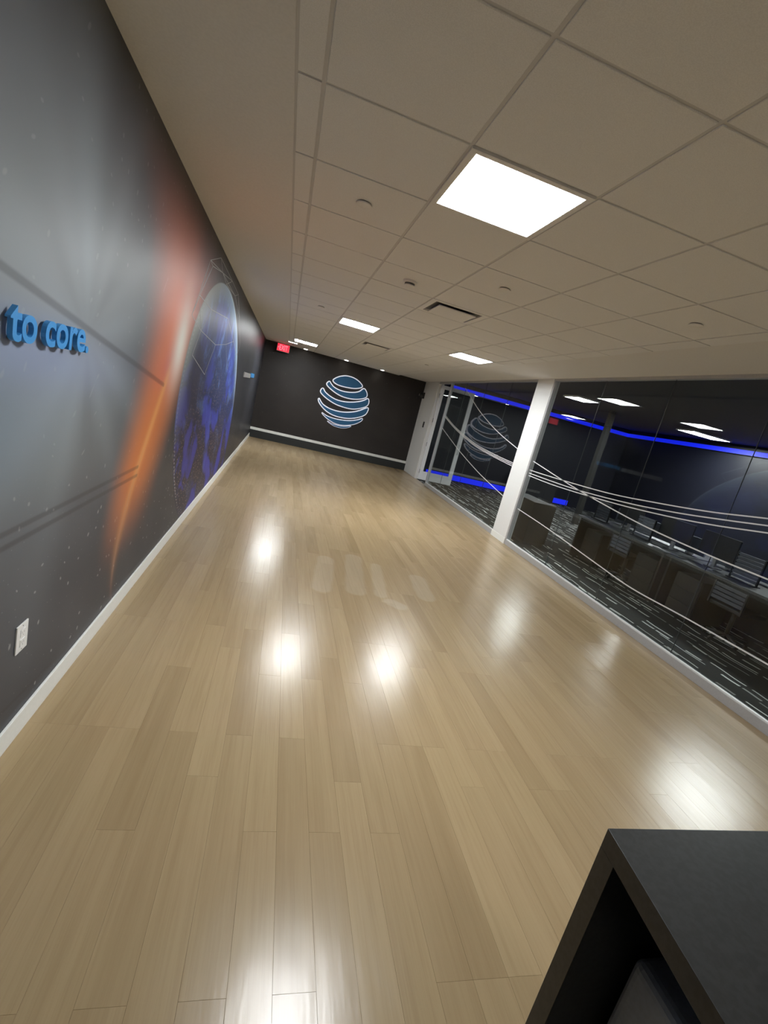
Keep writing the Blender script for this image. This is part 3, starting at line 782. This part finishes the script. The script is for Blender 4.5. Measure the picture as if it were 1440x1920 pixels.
def chair_proto():
    r = empty('office_stool'); tag(r, '', 'chair', 'low stools tucked under the bench desks')
    box('seat', -0.21, 0.20, -0.21, 0.21, 0.41, 0.46, 'chair_dark', r, bev=0.015)
    for s_ in (-1, 1): box('back_post', 0.195, 0.22, s_ * 0.21 - 0.01, s_ * 0.21 + 0.01, 0.42, 0.70, 'chair_dark', r)
    for k in range(4): box('slat', 0.200, 0.215, -0.20, 0.20, 0.49 + k * 0.052, 0.49 + k * 0.052 + 0.040, 'slat_grey', r)
    tube('gas_stem', [(0, 0, 0.08), (0, 0, 0.42)], 0.025, 'black_plastic', r)
    for k in range(5):
        a = 2 * math.pi * k / 5
        l = tube('base_leg', [(0, 0, 0.10), (0.22 * math.cos(a), 0.22 * math.sin(a), 0.065)], 0.018, 'black_plastic', r)
        lathe('caster', [(0.028, -0.012), (0.028, 0.012)], (0.22 * math.cos(a), 0.22 * math.sin(a), 0.028), 'black_plastic', l, 14, 'Y')
    return r
cp = chair_proto(); first = True
for y, lab in ((4.10, 'under the middle bench desk'), (5.98, 'under the bench desk closer to the slim column')):
    o = cp if first else copy_tree(cp); first = False
    o.location = (5.63, y, 0); o.rotation_euler = (0, 0, math.pi); o['label'] = 'dark slat-backed stool tucked ' + lab
# dark storage unit against the far office wall
r = empty('storage_unit', (8.45, 13.75, 0)); tag(r, 'black storage unit in front of the blue strip by the office far wall', 'cabinet')
box('body', -0.55, 0.65, -0.22, 0.22, 0.06, 0.92, 'chair_dark', r, bev=0.004)
box('plinth', -0.52, 0.62, -0.19, 0.19, 0.0, 0.06, 'black_plastic', r)
for k in range(3): box('door', -0.545 + k * 0.398, -0.545 + k * 0.398 + 0.394, -0.236, -0.22, 0.08, 0.90, 'chair_dark', r, bev=0.002)
# low cabinet next to the column
r = empty('low_cabinet', (4.62, 7.85, 0)); tag(r, 'dark brown low cabinet standing behind the glass by the column', 'cabinet')
box('body', -0.08, 0.36, -0.62, 0.42, 0.05, 0.76, 'desk_panel', r, bev=0.004)
box('top', -0.09, 0.37, -0.63, 0.43, 0.76, 0.785, 'desk_panel', r, bev=0.003)
box('plinth', -0.06, 0.34, -0.60, 0.40, 0.0, 0.05, 'black_plastic', r)
for s in (0, 1):
    dd = box('door', 0.36, 0.376, -0.61 + s * 0.515, -0.105 + s * 0.515, 0.07, 0.75, 'desk_panel', r, bev=0.003)
    tube('handle', [(0.39, -0.14 + s * 0.08, 0.45), (0.39, -0.14 + s * 0.08, 0.60)], 0.006, 'steel', dd)

# ------------------------------------------------------------------ black podium beside the viewer
A = Vector((0.728, 0.584)); ex = Vector((1.0, 0.0)); ey = Vector((-0.135, -0.991))
def pod_pt(u, v, z): p = A + ex * u + ey * v; return (p.x, p.y, z)
pod = empty('podium', (1.0, 0.2, 0)); tag(pod, 'black open-sided podium with a flat top beside the viewer', 'podium')
def pod_box(name, u0, u1, v0, v1, z0, z1, bev=0.0006):
    v = [pod_pt(u0, v0, z0), pod_pt(u1, v0, z0), pod_pt(u1, v1, z0), pod_pt(u0, v1, z0), pod_pt(u0, v0, z1), pod_pt(u1, v0, z1), pod_pt(u1, v1, z1), pod_pt(u0, v1, z1)]
    o = mesh_obj(name, [(a - 1.0, b_ - 0.2, c) for a, b_, c in v], [q[::-1] for q in BF], 'podium_black', pod)
    return bevel(o, bev, 2)
PD, PWD, PT = 0.95, 0.62, 0.043
pod_box('top_panel', 0, PWD, 0, PD, 1.010, 1.050)
pod_box('side_panel', 0, PWD, 0, PT, 0.0, 1.0095)
pod_box('side_panel', 0, PWD, PD - PT, PD, 0.0, 1.0095)
pod_box('back_panel', PWD - PT, PWD, PT + 0.0005, PD - PT - 0.0005, 0.0, 1.0095)
pod_box('bottom_shelf', 0, PWD - PT - 0.0005, PT + 0.0005, PD - PT - 0.0005, 0.06, 0.095)
case = empty('equipment_case', (0.95, 0.3, 0.095)); tag(case, 'grey rounded case standing inside the black podium', 'case')
cv = [(0.845, 0.135), (1.10, 0.135), (1.10, 0.53), (0.845, 0.53)]
vs_ = [(a - 0.95, b_ - 0.3, 0.0) for a, b_ in cv] + [(a - 0.95, b_ - 0.3, 0.715) for a, b_ in cv]
bevel(mesh_obj('shell', vs_, BF, 'case_grey', case), 0.022, 4)
